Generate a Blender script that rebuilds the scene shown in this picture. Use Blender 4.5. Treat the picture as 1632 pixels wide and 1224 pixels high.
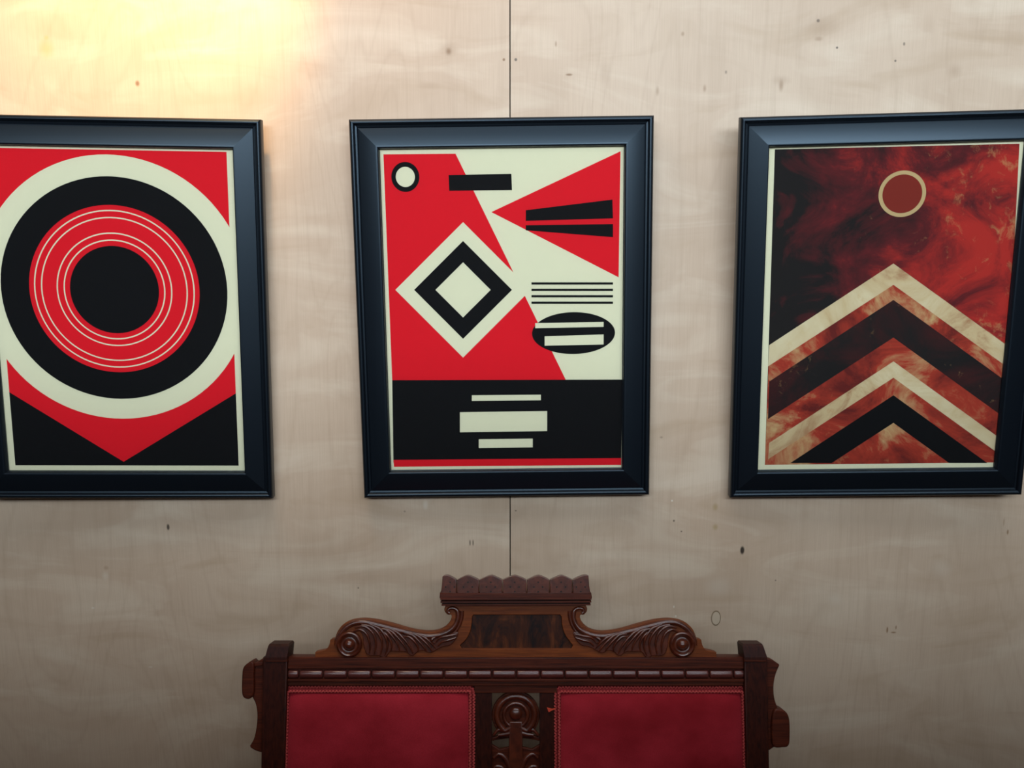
import bpy, bmesh, math, random
from mathutils import Vector, Matrix
random.seed(7)
R = math.radians
for o in list(bpy.data.objects):
    bpy.data.objects.remove(o)
S = bpy.context.scene
COL = S.collection

# ------------------------------------------------------------------ camera, world, lights, exposure
CAM = Vector((0, -1.82, 1.68)); PITCH = R(-8.5); F = 1481.0
cd = bpy.data.cameras.new('camera'); cam = bpy.data.objects.new('camera', cd); COL.objects.link(cam)
cam.location = CAM; cam.rotation_euler = (R(90) + PITCH, 0, 0)
cd.sensor_fit = 'HORIZONTAL'; cd.sensor_width = 36; cd.lens = 36 * F / 1632; cd.clip_start = .02
S.camera = cam
w = bpy.data.worlds.new('world'); S.world = w; w.use_nodes = True
w.node_tree.nodes['Background'].inputs[0].default_value = (.75, .87, 1, 1)
w.node_tree.nodes['Background'].inputs[1].default_value = 1.0
S.view_settings.view_transform = 'Standard'; S.view_settings.look = 'None'
S.view_settings.exposure = -.60; S.view_settings.gamma = 1; S.view_settings.use_curve_mapping = False

def area(name, loc, target, sx, sy, power, color):
    l = bpy.data.lights.new(name, 'AREA'); l.shape = 'RECTANGLE'; l.size = sx; l.size_y = sy
    l.energy = power; l.color = color
    o = bpy.data.objects.new(name, l); COL.objects.link(o); o.location = loc
    o.rotation_euler = (Vector(target) - Vector(loc)).to_track_quat('-Z', 'Y').to_euler()
    return o
# daylight through the high window in the wall behind the camera, and through the roof light
area('window_daylight', (.3, -4.57, 2.85), (.3, 0, 2.85), 5.0, .9, 430, (.78, .905, 1))
area('roof_light_daylight', (.45, -1.10, 3.47), (.45, -1.10, 0), 2.6, .9, 48, (.84, .93, 1))
sl = bpy.data.lights.new('spotlight', 'SPOT'); sl.energy = 150; sl.color = (1, .64, .25); sl.spot_size = R(60)
sl.spot_blend = .7; sl.shadow_soft_size = .03
so = bpy.data.objects.new('spotlight', sl); COL.objects.link(so); so.location = (-.50, -.44, 2.70)
so.rotation_euler = (Vector((-.66, 0, 2.27)) - so.location).to_track_quat('-Z', 'Y').to_euler()

s2 = bpy.data.lights.new('spotlight_spill', 'SPOT'); s2.energy = 34; s2.color = (1, .62, .32); s2.spot_size = R(150); s2.spot_blend = 1; s2.shadow_soft_size = .22
s2o = bpy.data.objects.new('spotlight_spill', s2); COL.objects.link(s2o); s2o.location = so.location; s2o.rotation_euler = so.rotation_euler

# ------------------------------------------------------------------ pixel -> point on a plane that has its own place
FW = Vector((0, math.cos(PITCH), math.sin(PITCH))); UPV = Vector((0, -math.sin(PITCH), math.cos(PITCH)))
def ray(px, py):
    return FW + Vector((1, 0, 0)) * ((px - 816) / F) + UPV * ((612 - py) / F)
def hit(px, py, p0, n):
    d = ray(px, py)
    return CAM + d * ((p0 - CAM).dot(n) / d.dot(n))

# ------------------------------------------------------------------ materials
def nodes(name):
    m = bpy.data.materials.new(name); m.use_nodes = True
    nt = m.node_tree; return m, nt, nt.nodes['Principled BSDF']
def N(nt, t, **k):
    n = nt.nodes.new(t)
    for a, b in k.items(): setattr(n, a, b)
    return n
def ramp(nt, fac, stops):
    r = N(nt, 'ShaderNodeValToRGB'); e = r.color_ramp.elements
    while len(e) < len(stops): e.new(.5)
    for i, (p, c) in enumerate(stops): e[i].position = p; e[i].color = (*c, 1)
    nt.links.new(fac, r.inputs[0]); return r.outputs[0]
def mix(nt, fac, a, b, mode='MIX'):
    m = N(nt, 'ShaderNodeMix', data_type='RGBA', blend_type=mode)
    for v, i in ((fac, 0), (a, 6), (b, 7)):
        if isinstance(v, bpy.types.NodeSocket): nt.links.new(v, m.inputs[i])
        elif i == 0: m.inputs[0].default_value = v
        else: m.inputs[i].default_value = (*v, 1)
    return m.outputs[2]
def noise(nt, vec, scale, detail=3, rough=.5, stretch=(1, 1, 1), loc=(0, 0, 0), dist=0):
    mp = N(nt, 'ShaderNodeMapping'); mp.inputs['Scale'].default_value = stretch; mp.inputs['Location'].default_value = loc
    nt.links.new(vec, mp.inputs[0])
    n = N(nt, 'ShaderNodeTexNoise'); n.inputs['Scale'].default_value = scale; n.inputs['Detail'].default_value = detail
    n.inputs['Roughness'].default_value = rough; n.inputs['Distortion'].default_value = dist
    nt.links.new(mp.outputs[0], n.inputs['Vector']); return n.outputs['Fac']
def bump(nt, b, h, s, d=.001):
    n = N(nt, 'ShaderNodeBump'); n.inputs['Strength'].default_value = s; n.inputs['Distance'].default_value = d
    nt.links.new(h, n.inputs['Height']); nt.links.new(n.outputs[0], b.inputs['Normal'])

def wood(name, c1, c2, stretch=(3, 60, 60), rough=.46, scale=1.0, coat=.0):
    m, nt, b = nodes(name)
    tc = N(nt, 'ShaderNodeTexCoord').outputs['Object']
    g = noise(nt, tc, 4 * scale, 5, .6, stretch, dist=.4)
    g2 = noise(nt, tc, 14 * scale, 3, .5)
    c = ramp(nt, g, [(.32, c1), (.68, c2)])
    c = mix(nt, ramp(nt, g2, [(.35, (0, 0, 0)), (.7, (.35, .35, .35))]), c, c1)
    nt.links.new(c, b.inputs['Base Color'])
    b.inputs['Roughness'].default_value = rough
    b.inputs['Coat Weight'].default_value = coat; b.inputs['Coat Roughness'].default_value = .22; b.inputs['Specular IOR Level'].default_value = .16 if coat == 0 else .35
    bump(nt, b, g, .25, .0006)
    return m
def plain(name, c, rough=.5, spec=.5, coat=0):
    m, nt, b = nodes(name); b.inputs['Base Color'].default_value = (*c, 1)
    b.inputs['Roughness'].default_value = rough; b.inputs['Specular IOR Level'].default_value = spec
    b.inputs['Coat Weight'].default_value = coat
    tc = N(nt, 'ShaderNodeTexCoord').outputs['Object']
    n = noise(nt, tc, 220, 2)
    cc = mix(nt, ramp(nt, n, [(.3, (0, 0, 0)), (.7, (.10, .10, .10))]), c, tuple(x * .8 for x in c))
    nt.links.new(cc, b.inputs['Base Color'])
    return m

M = {}
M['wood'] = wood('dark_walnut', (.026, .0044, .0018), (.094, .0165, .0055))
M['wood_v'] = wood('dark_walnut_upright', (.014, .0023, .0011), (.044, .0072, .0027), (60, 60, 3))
M['crest'] = wood('golden_walnut', (.085, .0175, .0034), (.185, .042, .0070), (4, 70, 70), .48)
M['carve'] = wood('carved_walnut', (.038, .0066, .0028), (.105, .020, .0070), (20, 20, 20), .30, 1, .6)
M['bead'] = wood('polished_bead', (.060, .014, .012), (.115, .028, .021), (6, 60, 60), .30, 1, .5)
M['burl'] = None
m, nt, b = nodes('burl_veneer'); M['burl'] = m
tc = N(nt, 'ShaderNodeTexCoord').outputs['Object']
n1 = noise(nt, tc, 16, 5, .65, (1.5, 1, .6), dist=1.6); n2 = noise(nt, tc, 60, 3, .5, (3, 1, .5), dist=.8)
c = ramp(nt, n1, [(.34, (.008, .004, .004)), (.50, (.045, .011, .004)), (.68, (.13, .034, .009))])
c = mix(nt, ramp(nt, n2, [(.4, (0, 0, 0)), (.75, (.5, .5, .5))]), c, (.010, .004, .003))
nt.links.new(c, b.inputs['Base Color']); b.inputs['Roughness'].default_value = .34; b.inputs['Specular IOR Level'].default_value = .2
M['recess_shade'] = plain('recess_shade_dark', (.006, .003, .002), .8)  # shade inside holes and grooves, as a near-black colour

m, nt, b = nodes('red_velvet'); M['velvet'] = m
tc = N(nt, 'ShaderNodeTexCoord').outputs['Object']
n1 = noise(nt, tc, 5, 4, .55, (1, 1, 1.3)); n2 = noise(nt, tc, 900, 2)
c = ramp(nt, n1, [(.32, (.17, .005, .008)), (.66, (.36, .020, .032))])
c = mix(nt, ramp(nt, n2, [(.35, (0, 0, 0)), (.7, (.35, .35, .35))]), c, (.12, .006, .010))
nt.links.new(c, b.inputs['Base Color']); b.inputs['Roughness'].default_value = .95
b.inputs['Specular IOR Level'].default_value = .1
b.inputs['Sheen Weight'].default_value = .55; b.inputs['Sheen Roughness'].default_value = .38
b.inputs['Sheen Tint'].default_value = (1, .30, .34, 1)
bump(nt, b, n2, .4, .0008)
M['gimp'] = plain('gimp_braid', (.17, .014, .016), .9, .15)
M['gimp_cord'] = plain('gimp_braid_cord', (.40, .055, .050), .9, .15)
M['thread'] = plain('loose_thread_red', (.50, .06, .03), .9, .1)

# plywood, in world metres so that every knot stays on its spot
def wallpt(px, py): p = hit(px, py, Vector((0, 0, 0)), Vector((0, -1, 0))); return p.x, p.z
m, nt, b = nodes('birch_plywood'); M['ply'] = m
pos = N(nt, 'ShaderNodeNewGeometry').outputs['Position']
oi = N(nt, 'ShaderNodeObjectInfo')
ad = N(nt, 'ShaderNodeVectorMath', operation='MULTIPLY_ADD'); nt.links.new(oi.outputs['Random'], ad.inputs[0])
ad.inputs[1].default_value = (7, 0, 11); nt.links.new(pos, ad.inputs[2]); vec = ad.outputs[0]
blot = noise(nt, vec, 2.2, 4, .55, (1.2, 1, 1.0))
curl = noise(nt, vec, 2.6, 4, .5, (1.3, 1, 4.2), dist=1.3)
fine = noise(nt, vec, 1, 4, .6, (420, 1, 9))
fig = noise(nt, vec, 1.3, 2, .45, (2.6, 1, .55), dist=.8)
mu = N(nt, 'ShaderNodeMath', operation='MULTIPLY'); nt.links.new(fig, mu.inputs[0]); mu.inputs[1].default_value = 17
fr = N(nt, 'ShaderNodeMath', operation='PINGPONG'); nt.links.new(mu.outputs[0], fr.inputs[0]); fr.inputs[1].default_value = .5
c = ramp(nt, blot, [(.30, (.430, .308, .216)), (.70, (.530, .404, .298))])
c = mix(nt, ramp(nt, curl, [(.50, (0, 0, 0)), (.72, (.60, .60, .60))]), c, (.60, .49, .375))
c = mix(nt, ramp(nt, curl, [(.24, (.50, .50, .50)), (.44, (0, 0, 0))]), c, (.36, .245, .15))
c = mix(nt, ramp(nt, fr.outputs[0], [(0, (.13, .13, .13)), (.16, (0, 0, 0))]), c, (.30, .205, .13))
c = mix(nt, ramp(nt, fine, [(.35, (.16, .16, .16)), (.60, (0, 0, 0))]), c, (.29, .205, .14))
BR = (.19, .10, .042); DK = (.020, .012, .008); YE = (.30, .205, .075); LT = (.60, .53, .44)
KN = [(1183, 877, 4, 8, DK, .95, .5), (268, 840, 2.6, 6, DK, .85, .5), (749, 865, 1.1, 6, DK, .8, .5), (754, 865, 1.1, 6, DK, .8, .5),
      (803, 95, 2.4, 2.4, BR, .9, .5), (822, 95, 2.6, 2.6, DK, .75, .5), (715, 82, 5, 6, BR, .8, .9), (715, 78, 16, 12, BR, .25, 1),
      (219, 133, 4, 5, BR, .9, .7), (74, 78, 14, 16, (.50, .30, .10), .5, 1), (74, 60, 4, 4, (.5, .3, .1), .5, 1),
      (1304, 33, 3, 3, DK, .7, .6), (1312, 42, 30, 18, BR, .22, 1), (1334, 76, 2, 2, DK, .8, .5), (1305, 62, 7, 4, BR, .4, .9),
      (1441, 70, 2, 3, DK, .6, .5), (1427, 97, 2, 2, DK, .7, .5), (1245, 136, 4, 10, BR, .55, .9), (1245, 128, 16, 8, BR, .22, 1),
      (1123, 141, 3, 6, BR, .5, .9), (1157, 115, 2, 3, DK, .5, .6), (907, 119, 6, 2, BR, .85, .6), (886, 70, 2, 5, BR, .5, .8),
      (964, 115, 10, 18, BR, .18, 1), (1521, 113, 12, 12, BR, .25, 1), (1088, 54, 3, 4, BR, .5, .8), (1048, 145, 3, 8, BR, .4, .9),
      (1140, 808, 5, 7, YE, .55, .8), (1140, 840, 5, 6, YE, .55, .8), (1074, 830, 2, 2, DK, .7, .5), (1086, 847, 1.6, 1.6, DK, .7, .5),
      (1071, 798, 2, 2, LT, .9, .6), (1074, 967, 1.6, 2.4, LT, .9, .6), (1077, 982, 2, 2, LT, .9, .6), (1236, 925, 1.6, 1.6, DK, .6, .6),
      (1414, 1004, 1.6, 6, BR, .9, .5), (1424, 1008, 5, 1.6, BR, .7, .5), (1428, 1000, 1.3, 4, BR, .7, .5),
      (1606, 848, 2, 5, BR, .7, .6), (1600, 832, 1.4, 8, BR, .4, .7), (571, 937, 1.6, 2, DK, .6, .6), (148, 969, 3, 2, LT, .8, .8),
      (168, 918, 6, 8, LT, .35, 1), (169, 905, 5, 4, BR, .35, 1), (678, 805, 5, 9, LT, .5, .9), (240, 1063, 4, 1.4, LT, .7, .8),
      (1145, 935, 26, 20, LT, .22, 1), (1330, 955, 14, 14, LT, .20, 1), (1500, 905, 22, 18, LT, .18, 1), (645, 815, 2, 2, DK, .4, .7),
      (822, 814, 2, 1.5, DK, .6, .7), (1054, 697, 3, 2, DK, .4, .8), (683, 137, 18, 6, BR, .14, 1), (1480, 40, 12, 20, BR, .12, 1)]
for px, py, rx, rz, kc, st, soft in KN:
    x, z = wallpt(px, py); k = .00123
    su = N(nt, 'ShaderNodeVectorMath', operation='SUBTRACT'); nt.links.new(pos, su.inputs[0]); su.inputs[1].default_value = (x, 0, z)
    ml = N(nt, 'ShaderNodeVectorMath', operation='MULTIPLY'); nt.links.new(su.outputs[0], ml.inputs[0]); ml.inputs[1].default_value = (1 / (rx * k), 0, 1 / (rz * k))
    le = N(nt, 'ShaderNodeVectorMath', operation='LENGTH'); nt.links.new(ml.outputs[0], le.inputs[0])
    mr = N(nt, 'ShaderNodeMapRange', interpolation_type='SMOOTHSTEP'); nt.links.new(le.outputs['Value'], mr.inputs[0])
    mr.inputs[1].default_value = 1 + .3 * soft; mr.inputs[2].default_value = 1 - soft; mr.inputs[3].default_value = 0; mr.inputs[4].default_value = st
    c = mix(nt, mr.outputs[0], c, kc)
nt.links.new(c, b.inputs['Base Color']); b.inputs['Roughness'].default_value = .48
b.inputs['Specular IOR Level'].default_value = .35
bump(nt, b, fine, .10, .0005)
M['gap'] = plain('joint_dark', (.05, .035, .022), .9)
M['patch'] = plain('patch_veneer', (.47, .365, .262), .5)
M['patch_rim'] = plain('patch_glue_line', (.19, .125, .07), .7)
M['roomwall'] = plain('painted_wall', (.055, .048, .044), .8)
M['ceil'] = plain('painted_ceiling', (.30, .29, .28), .85)
M['sash'] = plain('window_sash_paint', (.4, .4, .4), .5)
M['floor'] = wood('floor_boards', (.055, .032, .018), (.11, .066, .038), (60, 3, 3), .5, .6, 0)

m, nt, b = nodes('black_frame_lacquer'); M['frame'] = m
b.inputs['Base Color'].default_value = (.003, .0042, .0065, 1); b.inputs['Roughness'].default_value = .33
b.inputs['Specular IOR Level'].default_value = .42; b.inputs['Specular Tint'].default_value = (.62, .82, 1, 1)  # blue of the reflected daylight put into base and specular tint
tc = N(nt, 'ShaderNodeTexCoord').outputs['Object']; bump(nt, b, noise(nt, tc, 260, 2), .05, .0005)

def glassmat():
    m = bpy.data.materials.new('picture_glass'); m.use_nodes = True; nt = m.node_tree; nt.nodes.clear()
    o = N(nt, 'ShaderNodeOutputMaterial'); t = N(nt, 'ShaderNodeBsdfTransparent'); g = N(nt, 'ShaderNodeBsdfGlossy')
    g.inputs['Roughness'].default_value = .03; f = N(nt, 'ShaderNodeFresnel'); f.inputs[0].default_value = 1.45
    t.inputs[0].default_value = (.985, .99, .985, 1)
    mx = N(nt, 'ShaderNodeMixShader'); nt.links.new(f.outputs[0], mx.inputs[0]); nt.links.new(t.outputs[0], mx.inputs[1])
    nt.links.new(g.outputs[0], mx.inputs[2]); nt.links.new(mx.outputs[0], o.inputs[0]); return m
M['glass'] = glassmat()
M['cream'] = plain('cream_paper', (.76, .71, .50), .8, .1)
M['red'] = plain('red_ink', (.72, .010, .020), .75, .08)
M['black'] = plain('black_ink', (.006, .006, .007), .7, .06)
M['tan'] = plain('tan_ink', (.52, .36, .17), .8, .2)
M['rust'] = plain('rust_ink', (.20, .020, .012), .8, .2)

def mottled(name, stops, seed, tilt):
    m, nt, b = nodes(name); tc = N(nt, 'ShaderNodeTexCoord').outputs['Object']
    a = noise(nt, tc, 7, 7, .68, (1, 1, 1), (seed, 0, seed * .3), 1.1)
    sx = N(nt, 'ShaderNodeSeparateXYZ'); nt.links.new(tc, sx.inputs[0])
    mm = N(nt, 'ShaderNodeMath', operation='MULTIPLY_ADD'); nt.links.new(sx.outputs[0], mm.inputs[0]); mm.inputs[1].default_value = tilt
    nt.links.new(a, mm.inputs[2])
    c = ramp(nt, mm.outputs[0], stops)
    sc = noise(nt, tc, 34, 6, .72, (1, 1, .8), (seed * 2, 0, 0), .5)
    sm = N(nt, 'ShaderNodeMath', operation='MULTIPLY_ADD'); nt.links.new(sx.outputs[0], sm.inputs[0]); sm.inputs[1].default_value = tilt * .35
    nt.links.new(sc, sm.inputs[2])
    c = mix(nt, ramp(nt, sm.outputs[0], [(.62, (0, 0, 0)), (.78, (.6, .6, .6))]), c, (.50, .27, .11))
    nt.links.new(c, b.inputs['Base Color']); b.inputs['Roughness'].default_value = .8; b.inputs['Specular IOR Level'].default_value = .2
    return m
M['mot_sky'] = mottled('mottled_crimson_ink', [(.32, (.010, .008, .008)), (.50, (.10, .010, .012)), (.68, (.40, .022, .016))], 3, 1.0)
M['mot_warm'] = mottled('mottled_rust_ink', [(.34, (.12, .012, .010)), (.50, (.36, .035, .018)), (.66, (.52, .33, .15))], 9, 0)
M['mot_tan'] = mottled('mottled_tan_ink', [(.28, (.30, .10, .04)), (.44, (.55, .40, .22)), (.7, (.68, .58, .38))], 14, 0)
M['mot_dark'] = mottled('mottled_black_ink', [(.40, (.010, .008, .008)), (.66, (.05, .008, .008)), (.8, (.2, .02, .01))], 21, 0)

# ------------------------------------------------------------------ object helpers
def link(name, me, mat, parent=None, smooth=None):
    o = bpy.data.objects.new(name, me); COL.objects.link(o)
    for mm in (mat if isinstance(mat, (list, tuple)) else [mat]): me.materials.append(mm)
    if parent: o.parent = parent
    if smooth is not None:
        for p in me.polygons: p.use_smooth = True
        me.set_sharp_from_angle(angle=R(smooth))
    return o
def mesh(name, v, f, mat, parent=None, smooth=None, mi=None):
    me = bpy.data.meshes.new(name); me.from_pydata([tuple(x) for x in v], [], f)
    if mi: me.polygons.foreach_set('material_index', mi)
    bm = bmesh.new(); bm.from_mesh(me)
    if not mi: bmesh.ops.recalc_face_normals(bm, faces=bm.faces)
    bm.to_mesh(me); bm.free()
    return link(name, me, mat, parent, smooth)
def boxvf(x0, x1, y0, y1, z0, z1, V, Fc):
    n = len(V)
    V += [(x0, y0, z0), (x1, y0, z0), (x1, y1, z0), (x0, y1, z0), (x0, y0, z1), (x1, y0, z1), (x1, y1, z1), (x0, y1, z1)]
    Fc += [tuple(n + i for i in q) for q in ((0, 3, 2, 1), (4, 5, 6, 7), (0, 1, 5, 4), (1, 2, 6, 5), (2, 3, 7, 6), (3, 0, 4, 7))]
def boxes(name, L, mat, parent=None):
    V, Fc = [], []
    for q in L: boxvf(*q, V, Fc)
    return mesh(name, V, Fc, mat, parent)
def empty(name, mw):
    o = bpy.data.objects.new(name, None); COL.objects.link(o); o.matrix_basis = mw; o.empty_display_size = .1; return o
def tag(o, label=None, cat=None, group=None, kind=None):
    for k, v in (('label', label), ('category', cat), ('group', group), ('kind', kind)):
        if v: o[k] = v
    return o

# ------------------------------------------------------------------ room
XL, XR, YB, H = -2.6, 3.2, -4.5, 3.4
tag(boxes('floor', [(XL, XR, YB, .03, -.1, 0)], M['floor']), 'dark boarded floor under the settee', kind='structure')
tag(boxes('wall_left', [(XL - .1, XL, YB, .03, 0, H)], M['roomwall']), 'plain side wall', kind='structure')
tag(boxes('wall_right', [(XR, XR + .1, YB, .03, 0, H)], M['roomwall']), 'plain side wall', kind='structure')
tag(boxes('ceiling', [(XL, XR, YB, -1.57, H, H + .1), (XL, XR, -.63, .03, H, H + .1), (XL, -.87, -1.57, -.63, H, H + .1), (1.77, XR, -1.57, -.63, H, H + .1)], M['ceil']),
    'plain ceiling with a roof light', kind='structure')
tag(boxes('wall_front', [(XL, XR, YB - .1, YB, 0, 2.38), (XL, XR, YB - .1, YB, 3.32, H), (XL, -2.25, YB - .1, YB, 2.38, 3.32), (2.85, XR, YB - .1, YB, 2.38, 3.32)], M['roomwall']),
    'plain wall behind the viewer with a high window', kind='structure')
tag(boxes('shade_partition', [(XL, XR, -2.48, -2.40, 0, 1.98)], M['roomwall']), 'added dark partition behind the viewer, shading the lower wall', kind='structure')  # unseen partition, added to block window light from the lower wall
win = tag(boxes('window_1', [(-2.25, 2.85, YB - .06, YB - .03, 2.38, 2.42), (-2.25, 2.85, YB - .06, YB - .03, 3.28, 3.32)] +
          [(x - .02, x + .02, YB - .06, YB - .03, 2.42, 3.28) for x in (-2.23, 2.83)], M['sash']), 'high window in the wall behind the viewer', kind='structure')
back = tag(boxes('wall_back', [(XL, XR, .014, .10, 0, H)], M['gap']), 'pale birch plywood panelled wall', kind='structure')
SEAM = wallpt(813, 500)[0]
for i in range(-2, 3):
    x0 = SEAM + i * 1.2215 + .0011; x1 = x0 + 1.2193
    x0, x1 = max(x0, XL), min(x1, XR)
    for z0, z1 in ((.002, 2.44), (2.4422, H)):
        o = boxes('plywood_panel', [(x0, x1, 0, .0135, z0, z1)], M['ply'], back)
# the oval repair patch let into the veneer
px, pz = wallpt(1141, 985); V, Fc, mi = [], [], []
n = 28
for r, y in ((1.0, -.0001), (.97, -.0006), (.86, -.0006), (.84, -.0009)):
    for k in range(n):
        a = 2 * math.pi * k / n; V.append((px + r * .0100 * math.cos(a), y, pz + r * .0165 * math.sin(a)))
for j in range(3):
    for k in range(n): Fc.append((j * n + k, j * n + (k + 1) % n, (j + 1) * n + (k + 1) % n, (j + 1) * n + k)); mi.append(0)
Fc.append(tuple(3 * n + k for k in range(n))); mi.append(1)
mesh('veneer_patch', V, Fc, [M['patch_rim'], M['patch']], back, mi=mi)

# ------------------------------------------------------------------ framed prints
FWD, FHT, RAIL = .566, .728, .0545
PROFILE = [(.0, .0235), (.0, .006), (.0012, .0025), (.0035, .0004), (.006, .0), (.0085, .0014), (.0098, .0042), (.0105, .0078), (.0135, .0086), (.0155, .0076), (.0162, .0062),
           (.0180, .0056), (.0480, .0006), (.0505, .0002), (.0522, .0012), (.0530, .003), (.0538, .0105), (.0545, .0110), (.0545, .0235)]
def frame_pose(x, y, z, yaw, lean, roll):
    return Matrix.Translation((x, y, z)) @ Matrix.Rotation(yaw, 4, 'Z') @ Matrix.Rotation(lean, 4, 'X') @ Matrix.Rotation(roll, 4, 'Y')
def picture(pose, label, art):
    mw = frame_pose(*pose); root = empty('framed_print', mw); tag(root, label, 'framed print', 'black framed prints on the plywood wall')
    hw, hh = FWD / 2, FHT / 2
    sides = [((-hw, hh), (hw, hh), (1, -1), (-1, -1)), ((hw, hh), (hw, -hh), (-1, -1), (-1, 1)), ((hw, -hh), (-hw, -hh), (-1, 1), (1, 1)), ((-hw, -hh), (-hw, hh), (1, 1), (1, -1))]
    for a, b, da, db in sides:
        V, Fc = [], []; n = len(PROFILE)
        for (cx, cz), (dx, dz) in ((a, da), (b, db)):
            for pw, pd in PROFILE: V.append((cx + dx * pw, pd, cz + dz * pw))
        for k in range(n): Fc.append((k, (k + 1) % n, n + (k + 1) % n, n + k))
        Fc += [tuple(range(n)), tuple(range(2 * n - 1, n - 1, -1))]
        mesh('frame_rail', V, Fc, M['frame'], root, 40)
    ow, oh = hw - .0538, hh - .0538
    boxes('glass_pane', [(-ow, ow, .0112, .0128, -oh, oh)], M['glass'], root)
    boxes('backing_board', [(-hw + .02, hw - .02, .0165, .0225, -hh + .02, hh - .02)], M['gap'], root)
    # the print: one sheet, ink laid on it shape by shape
    inv = mw.inverted(); n3 = (mw.to_3x3() @ Vector((0, -1, 0)))
    V, Fc, mi, mats = [], [], [], [M['cream']]
    def put(pts, mat, layer):
        if mat not in mats: mats.append(mat)
        s = len(V)
        for x, z in pts: V.append((x, .0152 - layer * .0001, z))
        Fc.append(tuple(range(s, s + len(pts)))); mi.append(mats.index(mat))
    boxvf(-ow - .003, ow + .003, .0152, .0156, -oh - .003, oh + .003, V, Fc); mi += [0] * 6
    def P(px, py):
        q = inv @ hit(px, py, mw @ Vector((0, .0148, 0)), n3); return (q.x, q.z)
    art(put, P)
    mesh('art_print', V, Fc, mats, root, mi=mi)
    return root
def ell(cx, cz, rx, rz, n=72): return [(cx + rx * math.cos(2 * math.pi * k / n), cz + rz * math.sin(2 * math.pi * k / n)) for k in range(n)]

def art_rings(put, P):
    bx0, bx1 = -.2165, P(367, 400)[0]; zt, zb = P(300, 241)[1], P(300, 742)[1]
    put([(bx0, zb), (bx1, zb), (bx1, zt), (bx0, zt)], M['red'], 1)
    cx, cz = P(183, 462); zc = P(200, 626)[1]; zv = P(195, 736)[1]
    put([(bx0, zb), (bx1, zb), (bx1, zc), (P(197, 736)[0], zv), (bx0, zc)], M['black'], 2)
    lim = .2290
    for r, mt, ly in ((.2510, 'cream', 3), (.2115, 'black', 4), (.1590, 'red', 5), (.150, 'cream', 6), (.1475, 'red', 7), (.1370, 'cream', 8), (.1345, 'red', 9), (.1080, 'cream', 10), (.1055, 'red', 11), (.0950, 'cream', 12), (.0925, 'red', 13), (.083, 'black', 14)):
        put([(max(-lim, min(lim, x)), z) for x, z in ell(cx, cz, r, r * 1.0, 96)], M[mt], ly)
def art_blocks(put, P):
    p = lambda L: [P(*q) for q in L]
    put(p([(611, 246), (726, 245), (902, 606), (625, 606)]), M['red'], 1)
    put(p([(783, 338), (989, 241), (986, 442)]), M['red'], 1)
    put(p([(625, 606), (992, 605), (990, 735), (627, 737)]), M['black'], 2)
    put(p([(627, 733), (990, 730), (990, 741), (628, 744)]), M['red'], 3)
    # plain shapes: discs and bars
    def disc(px, py, rx, ry, mt, ly):
        x, z = P(px, py); put(ell(x, z, rx * .0012, ry * .0012, 64), M[mt], ly)
    for q, mt, ly in ((108, 'cream', 3), (78, 'black', 4), (44, 'cream', 5)):
        put(p([(738, 462 - q), (738 + q, 462), (738, 462 + q), (738 - q, 462)]), M[mt], ly)
    disc(646, 282, 22, 23, 'black', 4); disc(646, 282, 15, 15.5, 'cream', 5)
    disc(914, 531, 67, 34, 'black', 4)
    put(p([(715, 279), (815, 277), (816, 303), (716, 304)]), M['black'], 4)
    put(p([(838, 335), (976, 318), (977, 348), (838, 352)]), M['black'], 4)
    put(p([(838, 359), (977, 357), (977, 378), (838, 367)]), M['black'], 4)
    for k in range(4):
        y = 450 + k * 10.2; put(p([(847, y), (977, y), (977, y + 3.6), (847, y + 3.6)]), M['black'], 4)
    put(p([(853, 515), (962, 513), (962, 521), (853, 523)]), M['cream'], 5); put(p([(868, 536), (962, 533), (962, 549), (868, 551)]), M['cream'], 5)
    put(p([(752, 630), (862, 629), (862, 638), (752, 639)]), M['cream'], 3)
    put(p([(733, 657), (872, 655), (872, 687), (733, 689)]), M['cream'], 3)
    put(p([(763, 700), (849, 699), (849, 713), (763, 714)]), M['cream'], 3)
def art_peak(put, P):
    p = lambda L: [P(*q) for q in L]
    put(p([(1235, 238), (1625, 229), (1599, 737), (1219, 741)]), M['mot_sky'], 1)
    # plain chevrons one above the other, and a plain disc
    for y, h, mt, ly in ((420, 330, 'mot_warm', 2), (420, 34, 'mot_tan', 3), (478, 60, 'mot_dark', 3), (576, 26, 'mot_tan', 3), (630, 44, 'black', 3)):
        cl = lambda q: min(q, 738)
        if h > 300: put(p([(1424, y), (1606, y + 130), (1599, 737), (1219, 741), (1226, y + 130)]), M[mt], ly); continue
        e = min(1, max(0, (738 - y - h) / 130)); e0 = min(1, (738 - y) / 130)
        put(p([(1424, y), (1424 + 180 * e0, y + 130 * e0), (1424 + (178 if e < 1 and e0 == 1 else 180 * e), cl(y + h + 130 * e)), (1424, y + h), (1424 - (200 if e < 1 and e0 == 1 else 200 * e), cl(y + h + 130 * e)), (1424 - 198 * e0, y + 130 * e0)]), M[mt], ly)
    x, z = P(1438, 309)
    put(ell(x, z, .043, .042, 56), M['tan'], 4); put(ell(x, z, .036, .035, 56), M['rust'], 5)

picture((-.75211, -.05611, 1.54946, .04661, .03019, .0129), 'black framed print of cream, black and red concentric rings, leftmost', art_rings)
picture((-.01537, -.04087, 1.55021, -.00369, .02141, -.01274), 'black framed print with red and cream blocks above a black band, above the settee', art_blocks)
picture((.70590, -.07223, 1.55229, -.04083, .07818, -.02218), 'black framed print in mottled dark red with slanting bands and a disc, rightmost', art_peak)

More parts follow.
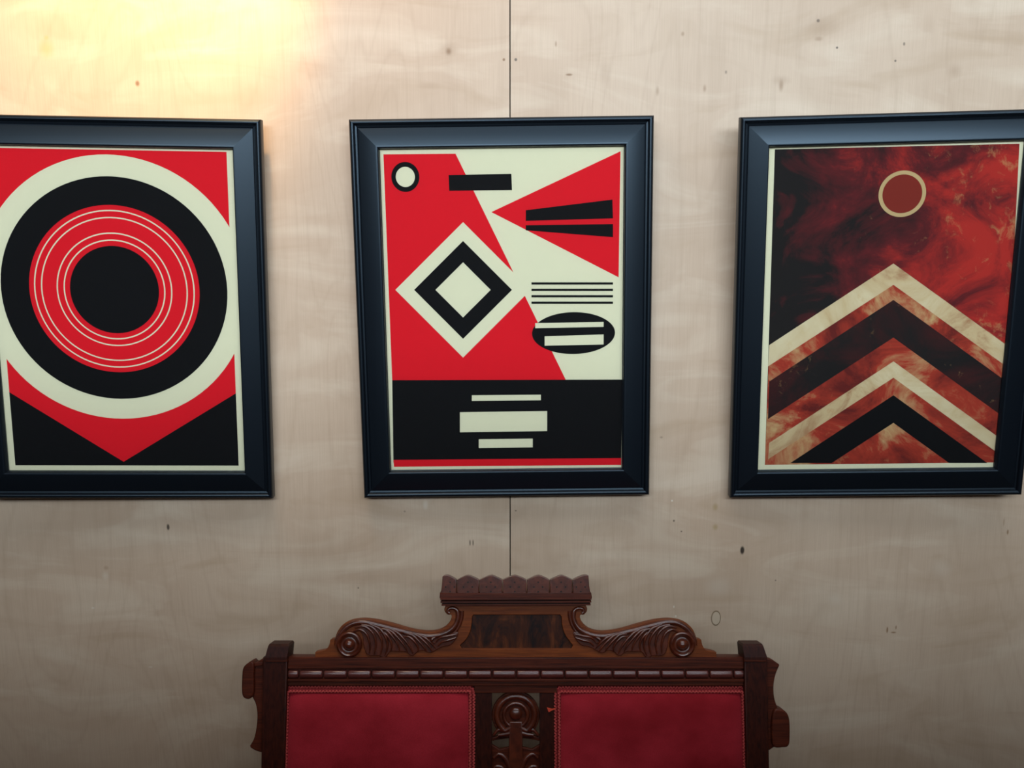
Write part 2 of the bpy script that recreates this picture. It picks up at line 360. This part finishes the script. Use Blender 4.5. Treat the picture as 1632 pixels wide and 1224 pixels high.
# ------------------------------------------------------------------ settee
REC = R(14); WV = Vector((0, math.sin(REC), math.cos(REC))); NV = Vector((0, -math.cos(REC), math.sin(REC)))
P0 = Vector((0, -.115, 1.055)); BASE = Vector((.004, -.45, 0))
settee = empty('settee', Matrix.Translation(BASE))
tag(settee, 'carved dark walnut settee with two red velvet back panels against the plywood wall', 'settee')
def uv(px, py, d=0):
    q = hit(px, py, P0 + NV * d, NV) - P0 - NV * d; return (q.x, q.dot(WV))
def W3(u, v, d): return P0 + Vector((1, 0, 0)) * u + WV * v + NV * d - BASE
K = .00117          # metres per pixel on the back
MX = 822.0
def mir(L): return [(2 * MX - x, y) for x, y in L]
def smooth_path(L, n=6, closed=False):
    out = []; m_ = len(L); rng = m_ if closed else m_ - 1
    for i in range(rng):
        p0 = L[(i - 1) % m_] if closed or i > 0 else L[0]; p1 = L[i]; p2 = L[(i + 1) % m_]; p3 = L[(i + 2) % m_] if closed or i + 2 < m_ else L[-1]
        for k in range(n):
            t = k / n
            out.append(tuple(.5 * (2 * b_ + (c_ - a_) * t + (2 * a_ - 5 * b_ + 4 * c_ - d_) * t * t + (-a_ + 3 * b_ - 3 * c_ + d_) * t ** 3) for a_, b_, c_, d_ in zip(p0, p1, p2, p3)))
    if not closed: out.append(tuple(L[-1]))
    return out
def slab(name, outs, d0, d1, mat, parent, bev=.0012, raw=False, sm=35):
    """a board cut to an outline (further outlines are holes), real thickness d0..d1, eased edges"""
    cu = bpy.data.curves.new(name, 'CURVE'); cu.dimensions = '2D'; cu.fill_mode = 'BOTH'
    cu.extrude = (d1 - d0) / 2 - bev; cu.bevel_depth = bev; cu.bevel_resolution = 2
    for L in outs:
        pts = L if raw else [uv(x, y, d1) for x, y in L]
        sp = cu.splines.new('POLY'); sp.points.add(len(pts) - 1); sp.use_cyclic_u = True
        for q, (x, y) in zip(sp.points, pts): q.co = (x, y, 0, 1)
    t = bpy.data.objects.new(name, cu); COL.objects.link(t)
    dg = bpy.context.evaluated_depsgraph_get(); me = bpy.data.meshes.new_from_object(t.evaluated_get(dg))
    bpy.data.objects.remove(t); me.materials.clear()
    mid = (d0 + d1) / 2
    for v in me.vertices: v.co = W3(v.co.x, v.co.y, v.co.z + mid)
    me.name = name
    return link(name, me, mat, parent, sm)
def tube_into(V, Fc, pts, rads, flat=1.0, sides=8):
    """pts: (u, v, d) on the back, swept with a radius of its own at each point"""
    P = [W3(*q) for q in pts]; s = len(V); n = len(P)
    for i in range(n):
        t = (P[min(i + 1, n - 1)] - P[max(i - 1, 0)]).normalized(); a = t.cross(NV).normalized(); r = rads[i]
        for k in range(sides):
            an = 2 * math.pi * k / sides; V.append(P[i] + a * (r * math.cos(an)) + NV * (r * flat * math.sin(an)))
    for i in range(n - 1):
        for k in range(sides): Fc.append((s + i * sides + k, s + i * sides + (k + 1) % sides, s + (i + 1) * sides + (k + 1) % sides, s + (i + 1) * sides + k))
    Fc.append(tuple(s + k for k in range(sides))); Fc.append(tuple(s + (n - 1) * sides + k for k in range(sides)))
def tube(name, pxs, r, d, mat, parent, taper=None, flat=1.0, n=6, sides=8):
    L = smooth_path(pxs, n); V, Fc = [], []; m_ = len(L)
    rads = [r * (taper(i / (m_ - 1)) if taper else 1) for i in range(m_)]
    tube_into(V, Fc, [(*uv(x, y, d), d) for x, y in L], rads, flat, sides)
    return mesh(name, V, Fc, mat, parent, 50)

ZS = .50
v_low = (ZS - P0.z) / math.cos(REC)                   # where the back meets the seat
# posts: front faces with their chamfered caps; each runs down to a rear leg
def post(xs, caps):
    x0t, x1t, x0b, x1b = xs
    d1, d0 = .012, -.034
    u0, vt = uv(x0t, 1050, d1); u1, _ = uv(x1t, 1050, d1); ub0 = uv(x0b, 1224, d1)[0]; ub1 = uv(x1b, 1224, d1)[0]; vb = uv(x0b, 1224, d1)[1]
    k = (v_low - .03 - vt) / (vb - vt)
    L = [(u0, vt), (u1, vt), (u1 + (ub1 - u1) * k, v_low - .03), (u0 + (ub0 - u0) * k, v_low - .03)]
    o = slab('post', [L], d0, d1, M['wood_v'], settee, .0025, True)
    (a0, a1), (b0, b1) = caps
    V, Fc = [], []
    rings = [(b0, b1, 1051, d0 - .002, d1 + .003), (b0, b1, 1047, d0 - .002, d1 + .003), (a0 + .5, a1 - .5, 1030, d0 + .003, d1 + .001), (a0 + 2, a1 - 2, 1026.5, d0 + .006, d1 - .003)]
    for q0, q1, y, e0, e1 in rings:
        ua, va = uv(q0, y, d1); ue, _ = uv(q1, y, d1)
        V += [W3(ua, va, e1), W3(ue, va, e1), W3(ue, va, e0), W3(ua, va, e0)]
    for j in range(3):
        for q in range(4): Fc.append((j * 4 + q, j * 4 + (q + 1) % 4, j * 4 + 4 + (q + 1) % 4, j * 4 + 4 + q))
    Fc += [(0, 1, 2, 3), (12, 13, 14, 15)]
    mesh('post_cap', V, Fc, M['wood_v'], o)
    # small incised groove under the cap
    slab('collar', [[(b0 + 1, 1051), (b1 - 1, 1051), (b1 - 1, 1054), (b0 + 1, 1054)]], d0, d1 + .0025, M['wood'], o, .001)
    # rear leg below the seat, raked back
    um = (L[2][0] + L[3][0]) / 2; V, Fc = [], []
    top = W3(um, v_low - .02, -.011)
    for t, hw in ((0, .021), (.35, .020), (.7, .018), (1, .016)):
        cz = top.z * (1 - t); cy = top.y + .16 * t * t - .02 * t
        V += [(um - BASE.x + sx * hw, cy + sy * hw, cz) for sx, sy in ((-1, -1), (1, -1), (1, 1), (-1, 1))]
    for j in range(3):
        for q in range(4): Fc.append((j * 4 + q, j * 4 + (q + 1) % 4, j * 4 + 4 + (q + 1) % 4, j * 4 + 4 + q))
    Fc += [(0, 1, 2, 3), (12, 13, 14, 15)]
    mesh('rear_leg', V, Fc, M['wood_v'], settee)
    return o
pl = post((421, 456, 418, 451), ((427, 461), (423, 458)))
pr = post((1188, 1221, 1192, 1224), ((1183, 1217), (1186, 1222)))
# wings on the outer side of the posts
wl = slab('side_wing', [[(432, 1052)] + smooth_path([(418, 1052), (410, 1057), (402, 1060), (397, 1068), (396, 1090), (403, 1109), (409, 1122), (411.5, 1140), (410, 1160), (406, 1178), (400, 1189)], 4) + smooth_path([(400.5, 1190.5), (408, 1195), (418, 1198)], 3) + [(432, 1198)]], -.022, -.001, M['wood'], settee, .002)
slab('ear', [smooth_path([(402, 1058), (395, 1060), (389.5, 1066), (388, 1076), (387.5, 1100), (389, 1109), (394, 1112), (399, 1110), (402, 1102), (402, 1080)], 4, True)], -.026, .007, M['wood'], wl, .003)
slab('ear_lip', [[(402, 1057.5), (418, 1056), (418, 1060), (402, 1062)]], -.022, .003, M['wood'], wl, .0008)
wr = slab('side_wing', [[(1212, 1051)] + smooth_path([(1221, 1051), (1230, 1053), (1240.5, 1060)], 3) + smooth_path([(1240.5, 1061), (1235, 1074), (1231.5, 1092), (1232.5, 1112), (1238, 1132), (1240, 1160), (1239, 1186), (1232, 1190), (1226, 1194)], 4) + [(1212, 1195)]], -.022, -.001, M['wood'], settee, .002)
slab('ear', [smooth_path([(1236, 1134), (1242, 1132.5), (1249, 1135), (1254.5, 1142), (1256.5, 1155), (1256.5, 1180), (1254, 1188), (1247, 1189), (1236, 1189), (1233, 1180), (1233, 1150)], 4, True)], -.026, .006, M['wood'], wr, .003)

# top rail with mouldings and the row of turned beads
rail = slab('top_rail', [[(455, 1050), (1189, 1050), (1189, 1092), (455, 1092)]], -.030, -.002, M['wood'], settee, .001)
slab('rail_cap', [[(458, 1049.5), (1187, 1049.5), (1187, 1060.5), (458, 1060.5)]], -.030, .005, M['wood'], rail, .0022)
slab('rail_fillet', [[(457, 1062), (1188, 1062), (1188, 1065), (457, 1065)]], -.02, .0055, M['wood'], rail, .0009)
slab('rail_fillet', [[(457, 1083.2), (1188, 1083.2), (1188, 1086), (457, 1086)]], -.02, .0055, M['wood'], rail, .0009)
slab('rail_fillet', [[(457, 1087.5), (1188, 1087.5), (1188, 1092), (457, 1092)]], -.02, .002, M['wood'], rail, .001)
cuts = [458.5] + [477.0 + 38.4 * k for k in range(19)] + [1186.5]
for a, b in zip(cuts[:-1], cuts[1:]):
    ua, v0 = uv(a + .9, 1074.2, 0); ub, _ = uv(b - .9, 1074.2, 0); r = .0083
    prof = [(0, .72), (.0012, .93), (.0030, 1.0)]
    st = [(ua + t, s) for t, s in prof] + [(ub - t, s) for t, s in reversed(prof)]
    V, Fc = [], []; ns = 13
    for u, s in st:
        for k in range(ns):
            an = math.pi * k / (ns - 1); V.append(W3(u, v0 + r * s * math.cos(an), -.002 + r * s * math.sin(an)))
    for i in range(len(st) - 1):
        for k in range(ns - 1): Fc.append((i * ns + k, i * ns + k + 1, (i + 1) * ns + k + 1, (i + 1) * ns + k))
    Fc += [tuple(range(ns)), tuple((len(st) - 1) * ns + k for k in range(ns))]
    mesh('bead', V, Fc, M['bead'], rail, 40)

# crest board, cut out for the burl panel
left_edge = [(503, 1050), (503, 1040.5)] + smooth_path([(512, 1038.5), (520, 1036), (525, 1029), (527, 1020.5)], 4) + [(534, 1019)] + \
    smooth_path([(536, 1013), (541, 1003), (549, 995), (563, 989.5), (582, 988), (604, 991), (628, 997), (650, 1003.5), (671, 1007.5), (690, 1008), (706, 1003), (716, 994), (720.5, 984), (719.5, 979)], 5) + \
    smooth_path([(714, 979), (710, 975), (709, 970), (711, 965)], 3) + [(714, 962)]
outer = left_edge + list(reversed(mir(left_edge)))
pan = [(754, 979), (893, 979)] + smooth_path([(896, 983), (896.5, 994), (898.5, 1004), (903, 1014), (914, 1028.5)], 4) + [(911, 1034.5), (735.5, 1034.5)] + smooth_path([(732, 1028.5), (742.5, 1018), (748.5, 1006), (750.8, 994), (751.5, 983)], 4)
crest = slab('crest_board', [outer, pan], -.024, 0, M['crest'], settee, .001)
slab('burl_panel', [[(725, 974), (921, 974), (921, 1039), (725, 1039)]], -.022, -.0065, M['burl'], crest, .0004)
# cornice of three fillets and the scalloped cresting
cor = slab('cornice', [[(704, 963.4), (941, 962.8), (941, 964.6), (704, 965.4)]], -.030, .0105, M['wood'], settee, .0004)
slab('cornice_core', [[(705, 950), (939, 950), (939, 964), (705, 964)]], -.028, .004, M['recess_shade'], cor, .0005)  # near-black core paints the groove shade between the fillets
slab('cornice_fillet', [[(702.5, 958.6), (942, 958), (942, 960.2), (702.5, 960.8)]], -.030, .0125, M['wood'], cor, .0005)
slab('cornice_fillet', [[(702, 953.4), (942.5, 952.8), (942.5, 955.4), (702, 956)]], -.030, .0145, M['wood'], cor, .0005)
sc = [704.8, 728, 763.6, 801, 839.6, 876, 912.6, 938.6]
pk = [714, 745.5, 783, 820.5, 858.5, 895, 930]
for i in range(7):
    a, b, p_ = sc[i] + 1.5, sc[i + 1] - 1.5, pk[i]
    la = -2.6 if i == 0 else 0; lb = 2.6 if i == 6 else 0
    ya = 919.5 if i == 0 else 925.3; yb = 918.5 if i == 6 else 925
    topc = smooth_path([(a, ya), ((a + p_) / 2 - 1, 921.6 if i else 918.3), (p_, 918.2), ((b + p_) / 2 + 1, 921.4 if i < 6 else 917.8), (b, yb)], 4)
    side_r = [(b + lb * .3, 932), (b + lb, 945)] if lb else []
    side_l = [(a + la, 945), (a + la * .3, 932)] if la else []
    o = slab('scallop', [topc + side_r + [(b + lb, 952.5), (a + la, 952.5)] + side_l], -.014, .006, M['carve'], cor, .0013)
    cxx = (sc[i] + sc[i + 1]) / 2 + (1 if i == 0 else 0)
    V, Fc = [], []
    for ox, oy in ((0, -7.5), (-7, 0), (7, 0), (0, 7.5)):
        u0, v0 = uv(cxx + ox, 935.5 + oy, .006); s = len(V)
        for k in range(8): V.append(W3(u0 + -.00005 + .0017 * math.cos(k * math.pi / 4), v0 + .0017 * math.sin(k * math.pi / 4), .00625))
        V.append(W3(u0, v0, .00615)); 
        Fc += [(s + k, s + (k + 1) % 8, s + 8) for k in range(8)]
    mesh('drill_shade_dots', V, Fc, M['recess_shade'], o)  # flat dark discs on the face, painted shade of drilled holes
slab('cresting_base', [[(702, 946), (941.5, 946), (942.5, 952.5), (701.5, 952.5)]], -.016, .0095, M['wood'], cor, .0012)

# carved scrolls, leaves and rosettes, the same on both sides
def C3(L): return [(500 + x / 3.548, 900 + y / 3.548) for x, y in L]
def both(fn):
    fn(lambda L: L); fn(mir)
def carve(f):
    rim = C3([(128, 455), (133, 420), (155, 385), (190, 350), (240, 328), (300, 328), (400, 352), (500, 378), (600, 400), (680, 404), (750, 384), (795, 350), (815, 305), (812, 262), (790, 246), (765, 250), (758, 266), (768, 274)])
    tube('scroll_moulding', f(rim), .0052, .0015, M['carve'], crest, lambda t: .75 + .35 * math.sin(math.pi * min(1, t * 1.1)) - .15 * t, .9, 5)
    inner = C3([(838, 262), (836, 300), (822, 345), (795, 385), (750, 410), (700, 425)])
    tube('scroll_moulding', f(inner), .0040, .001, M['carve'], crest, lambda t: 1 - .5 * t, .8, 5)
    leaf = C3([(262, 360), (310, 342), (400, 362), (500, 385), (600, 405), (690, 410), (760, 400), (812, 385), (800, 420), (770, 452), (725, 462), (690, 480), (655, 496), (620, 482), (585, 490), (555, 512), (520, 490), (470, 488), (430, 490), (400, 522), (365, 510), (330, 512), (300, 500), (285, 450), (280, 400)])
    lf = slab('acanthus_leaf', [f(smooth_path(leaf, 4, True))], -.002, .0032, M['carve'], crest, .0014)
    lobes = [
        [[(225, 378), (262, 366), (300, 392), (318, 450), (315, 502)], [(232, 356), (285, 347), (335, 385), (352, 445), (342, 508)], [(270, 338), (330, 352), (372, 398), (388, 450), (376, 512)], [(315, 336), (375, 362), (408, 410), (418, 460), (402, 514)]],
        [[(365, 385), (398, 384), (426, 412), (442, 452), (436, 488)], [(368, 362), (410, 368), (446, 404), (476, 450), (486, 486)], [(395, 360), (440, 376), (482, 418), (516, 462), (530, 494)], [(440, 366), (480, 388), (520, 430), (548, 470), (562, 504)]],
        [[(512, 408), (542, 408), (572, 434), (590, 466), (588, 488)], [(514, 392), (556, 396), (598, 434), (628, 472), (636, 488)], [(545, 386), (590, 402), (636, 442), (664, 478), (668, 490)], [(590, 396), (630, 412), (668, 446), (690, 474)]],
        [[(810, 392), (762, 402), (716, 412), (690, 440)], [(806, 412), (765, 425), (725, 436), (700, 462)], [(690, 410), (670, 420), (668, 436), (690, 446)]]]
    for ribs in lobes:
        V, Fc = [], []
        for rb in ribs:
            L = smooth_path(f(C3(rb)), 5); n_ = len(L)
            pts = [(*uv(x, y, .004), .0030 + .0034 * math.sin(math.pi * (.15 + .8 * i / (n_ - 1)))) for i, (x, y) in enumerate(L)]
            tube_into(V, Fc, pts, [.0030 * (1 - .55 * abs(2 * i / (n_ - 1) - .75)) for i in range(n_)], 1.0, 7)
        mesh('leaf_lobe', V, Fc, M['carve'], lf, 60)
    # rosette: turned disc, ring, hollow and boss
    (cx, cy), = f([(556.5, 1027)]); u0, v0 = uv(cx, cy, .004); V, Fc = [], []; ns = 36
    prof = [(.0245, -.001), (.0245, .004), (.0228, .0070), (.0205, .0080), (.0182, .0068), (.0165, .0035), (.0140, .0016), (.0115, .0020), (.0098, .0040), (.0086, .0078), (.0062, .0106), (.0030, .0120), (.0002, .0123)]
    for r, d in prof:
        for k in range(ns):
            a = 2 * math.pi * k / ns; V.append(W3(u0 + r * math.cos(a), v0 + r * math.sin(a), d))
    for j in range(len(prof) - 1):
        for k in range(ns): Fc.append((j * ns + k, j * ns + (k + 1) % ns, (j + 1) * ns + (k + 1) % ns, (j + 1) * ns + k))
    mesh('rosette', V, Fc, M['carve'], crest, 50)
both(carve)

# middle stiles, rail under the beads and the pierced splat
def down(x0, x1, y0, d): # outline from a photo row down to the seat
    a = uv(x0, y0, d); b = uv(x1, y0, d); return [(a[0], a[1]), (b[0], b[1]), (b[0], v_low), (a[0], v_low)]
for x0, x1 in ((757, 783), (861, 887)):
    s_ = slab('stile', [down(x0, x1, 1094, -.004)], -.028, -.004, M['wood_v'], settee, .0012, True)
slab('splat_rail', [[(757, 1092), (887, 1092), (887, 1103.5), (757, 1103.5)]], -.028, -.002, M['wood'], settee, .0012)
cx, cy = 822, 1140
def arc(r, a0, a1, n=20, sy=1.0): return [(cx + r * math.cos(R(a0 + (a1 - a0) * k / n)), cy - r * sy * math.sin(R(a0 + (a1 - a0) * k / n))) for k in range(n + 1)]
sp = slab('splat', [arc(37, -58, 238, 40) + [(802, 1172), (786, 1176), (780, 1168), (780, 1178), (786, 1180), (797, 1172), (812, 1176), (812, 1192), (796, 1196), (784, 1188), (780, 1196), (780, 1420), (864, 1420), (864, 1196), (860, 1188), (848, 1196), (832, 1192), (832, 1176), (847, 1172), (858, 1180), (864, 1178), (864, 1168), (858, 1176), (842, 1172)]], -.022, -.012, M['wood'], settee, .0012)
V, Fc = [], []
tube_into(V, Fc, [(*uv(x, y, -.010), -.010) for x, y in arc(30, -50, 230, 30)], [.0055] * 31, .8)
mesh('splat_arch', V, Fc, M['carve'], sp, 50)
V, Fc = [], []
tube_into(V, Fc, [(*uv(x, y, -.010), -.010) for x, y in arc(19, -70, 250, 24)], [.0035] * 25, .9)
mesh('splat_arch', V, Fc, M['carve'], sp, 50)
slab('splat_stem', [[(813.5, 1152), (830.5, 1152), (831.5, 1224), (833, 1400), (811, 1400), (812.5, 1224)]], -.014, -.0065, M['carve'], sp, .002)
u0, v0 = uv(822, 1138, -.008); V, Fc = [], []; ns = 20
for r, d in ((.0125, -.014), (.0120, -.009), (.0085, -.0065), (.004, -.005), (.0004, -.0047)):
    for k in range(ns): V.append(W3(u0 + r * math.cos(2 * math.pi * k / ns), v0 + r * math.sin(2 * math.pi * k / ns), d))
for j in range(4):
    for k in range(ns): Fc.append((j * ns + k, j * ns + (k + 1) % ns, (j + 1) * ns + (k + 1) % ns, (j + 1) * ns + k))
mesh('splat_boss', V, Fc, M['carve'], sp, 50)
for sg in (-1, 1):
    for L in ([(5, 1158), (16, 1164), (27, 1163), (36, 1172)], [(7, 1168), (16, 1170), (28, 1172)], [(9, 1224), (17, 1208), (27, 1202), (35, 1208)], [(10, 1250), (20, 1226), (32, 1222), (37, 1232)]):
        tube('splat_leaf', [(822 + sg * x, y) for x, y in L], .0052, -.011, M['carve'], sp, lambda t: 1.1 - .6 * t, .9)

# upholstered back panels: padded velvet with a braided gimp border
def velvet(xa, xb, y0, seed):
    rnd = random.Random(seed)
    a = uv(xa, y0, -.004); b = uv(xb, y0, -.004); u0, u1, vt, vb = a[0], b[0], a[1], v_low + .015
    pad = boxes('panel_ground', [(0, 1, 0, 1, 0, 1)], M['wood_v'], settee)
    for v in pad.data.vertices: v.co = W3(u0 - .003 + v.co.x * (u1 - u0 + .006), vb - .012 + v.co.z * (vt - vb + .010), -.026 + v.co.y * .016)
    nx, nz = 56, 64; V, Fc = [], []; rc = .012
    ph = [rnd.uniform(0, 6) for _ in range(6)]
    for j in range(nz + 1):
        for i in range(nx + 1):
            s, t = i / nx, j / nz
            u = u0 + s * (u1 - u0); v = vb + t * (vt - vb)
            e = min(s, 1 - s) * (u1 - u0); g = min(t, 1 - t) * (vt - vb)
            prof_ = lambda q: 1 - math.exp(-q / .016)
            d = -.010 + .021 * prof_(e) * prof_(g) + .0012 * math.sin(9 * u + ph[0]) * math.sin(14 * v + ph[1]) * prof_(e)
            if e < rc and g < rc:   # rounded corners
                cu_ = (u0 + rc) if s < .5 else (u1 - rc); cv_ = (vb + rc) if t < .5 else (vt - rc)
                du, dv = u - cu_, v - cv_; mx_ = max(abs(du), abs(dv)); l_ = math.hypot(du, dv)
                if l_ > 1e-9: u, v = cu_ + du * mx_ / l_, cv_ + dv * mx_ / l_
            V.append(W3(u, v, d))
    for j in range(nz):
        for i in range(nx): k = j * (nx + 1) + i; Fc.append((k, k + 1, k + nx + 2, k + nx + 1))
    o = mesh('velvet_panel', V, Fc, M['velvet'], settee, 80)
    if (o.data.polygons[nx * nz // 2].normal.dot(NV)) < 0: o.data.flip_normals()
    # border band and its two wavy cords
    V, Fc = [], []; bw = .0125
    def loop(off):
        r = max(rc - off, .002); pts = []
        for cx_, cv_, a0 in ((u1 - off - r, vt - off - r, 90), (u1 - off - r, vb + off + r, 0), (u0 + off + r, vb + off + r, -90), (u0 + off + r, vt - off - r, -180)):
            for k in range(7): an = R(a0 - 90 * k / 6); pts.append((cx_ + r * math.cos(an), cv_ + r * math.sin(an)))
        return pts
    def hgt(off): return -.0098 + .021 * (1 - math.exp(-off / .016)) + .0016
    rows = [loop(q) for q in (-.0006, .002, .0062, .0105, bw)]; hs = [-.012, hgt(.002) + .0004, hgt(.0062) - .0006, hgt(.0105) + .0002, hgt(bw) - .0026]; m_ = len(rows[0])
    for L, h in zip(rows, hs): V += [W3(u, v, h) for u, v in L]
    for j in range(4):
        for k in range(m_): Fc.append((j * m_ + k, j * m_ + (k + 1) % m_, (j + 1) * m_ + (k + 1) % m_, (j + 1) * m_ + k))
    gb = mesh('gimp_border', V, Fc, M['gimp'], o, 60)
    for off, amp, lam in ((.0026, .0020, .0062), (.0092, .0017, .0062)):
        L = loop(off); pts = []; acc = 0
        for (x0, y0_), (x1, y1_) in zip(L, L[1:] + L[:1]):
            l_ = math.hypot(x1 - x0, y1_ - y0_)
            if l_ < 1e-6: continue
            tx, ty = (x1 - x0) / l_, (y1_ - y0_) / l_; n_ = max(1, int(l_ / .00078))
            for k in range(n_):
                q = acc + l_ * k / n_; wv = amp * math.sin(2 * math.pi * q / lam)
                pts.append((x0 + tx * l_ * k / n_ - ty * wv, y0_ + ty * l_ * k / n_ + tx * wv, hgt(off) + .0014 + .0006 * math.cos(4 * math.pi * q / lam)))
            acc += l_
        pts.append(pts[0]); V, Fc = [], []
        tube_into(V, Fc, pts, [.0014] * len(pts), 1, 5)
        mesh('gimp_cord', V, Fc, M['gimp_cord'], o, 70)
    return o
velvet(452, 757.5, 1093, 1)
pr_v = velvet(883, 1190, 1093.5, 2)
th = slab('loose_thread', [[(872, 1128), (880, 1130), (885, 1128.5), (885, 1130), (880, 1132), (874.5, 1135)]], .0005, .0022, M['thread'], pr_v, .0003)

# seat, rails and front legs (below the photograph's edge)
UL, UR = uv(438, 1224)[0] - BASE.x, uv(1205, 1224)[0] - BASE.x
def lbox(name, x0, x1, y0, y1, z0, z1, mat, parent, bev):
    o = boxes(name, [(x0, x1, y0, y1, z0, z1)], mat, parent)
    bm = bmesh.new(); bm.from_mesh(o.data); bmesh.ops.bevel(bm, geom=bm.edges[:], offset=bev, segments=3, affect='EDGES', profile=.6); bm.to_mesh(o.data); bm.free()
    for p in o.data.polygons: p.use_smooth = True
    o.data.set_sharp_from_angle(angle=R(50)); return o
yb = W3(0, v_low, 0).y
lbox('seat_cushion', UL - .01, UR + .01, yb - .52, yb - .03, .37, .465, M['velvet'], settee, .028)
lbox('seat_rail', UL - .02, UR + .02, yb - .535, yb - .495, .29, .38, M['wood'], settee, .006)
lbox('seat_rail', UL - .02, UR + .02, yb - .03, yb + .01, .29, .44, M['wood'], settee, .006)
for x in (UL - .005, UR + .005): lbox('seat_rail', x - .018, x + .018, yb - .50, yb - .02, .29, .38, M['wood'], settee, .006)
slab('lower_back_rail', [[(UL + BASE.x, v_low + .012), (UR + BASE.x, v_low + .012), (UR + BASE.x, v_low - .05), (UL + BASE.x, v_low - .05)]], -.028, -.002, M['wood'], settee, .002, True)
prof = [(.024, .30), (.026, .285), (.018, .275), (.024, .255), (.026, .23), (.019, .16), (.014, .10), (.019, .085), (.013, .07), (.016, .03), (.018, .012), (.014, 0)]
for x in (UL + .01, UR - .01):
    V, Fc = [], []; ns = 16
    for r, z in prof:
        for k in range(ns): V.append((x + r * math.cos(2 * math.pi * k / ns), yb - .515 + r * math.sin(2 * math.pi * k / ns), z))
    for j in range(len(prof) - 1):
        for k in range(ns): Fc.append((j * ns + k, j * ns + (k + 1) % ns, (j + 1) * ns + (k + 1) % ns, (j + 1) * ns + k))
    Fc += [tuple(range(ns)), tuple((len(prof) - 1) * ns + k for k in range(ns))]
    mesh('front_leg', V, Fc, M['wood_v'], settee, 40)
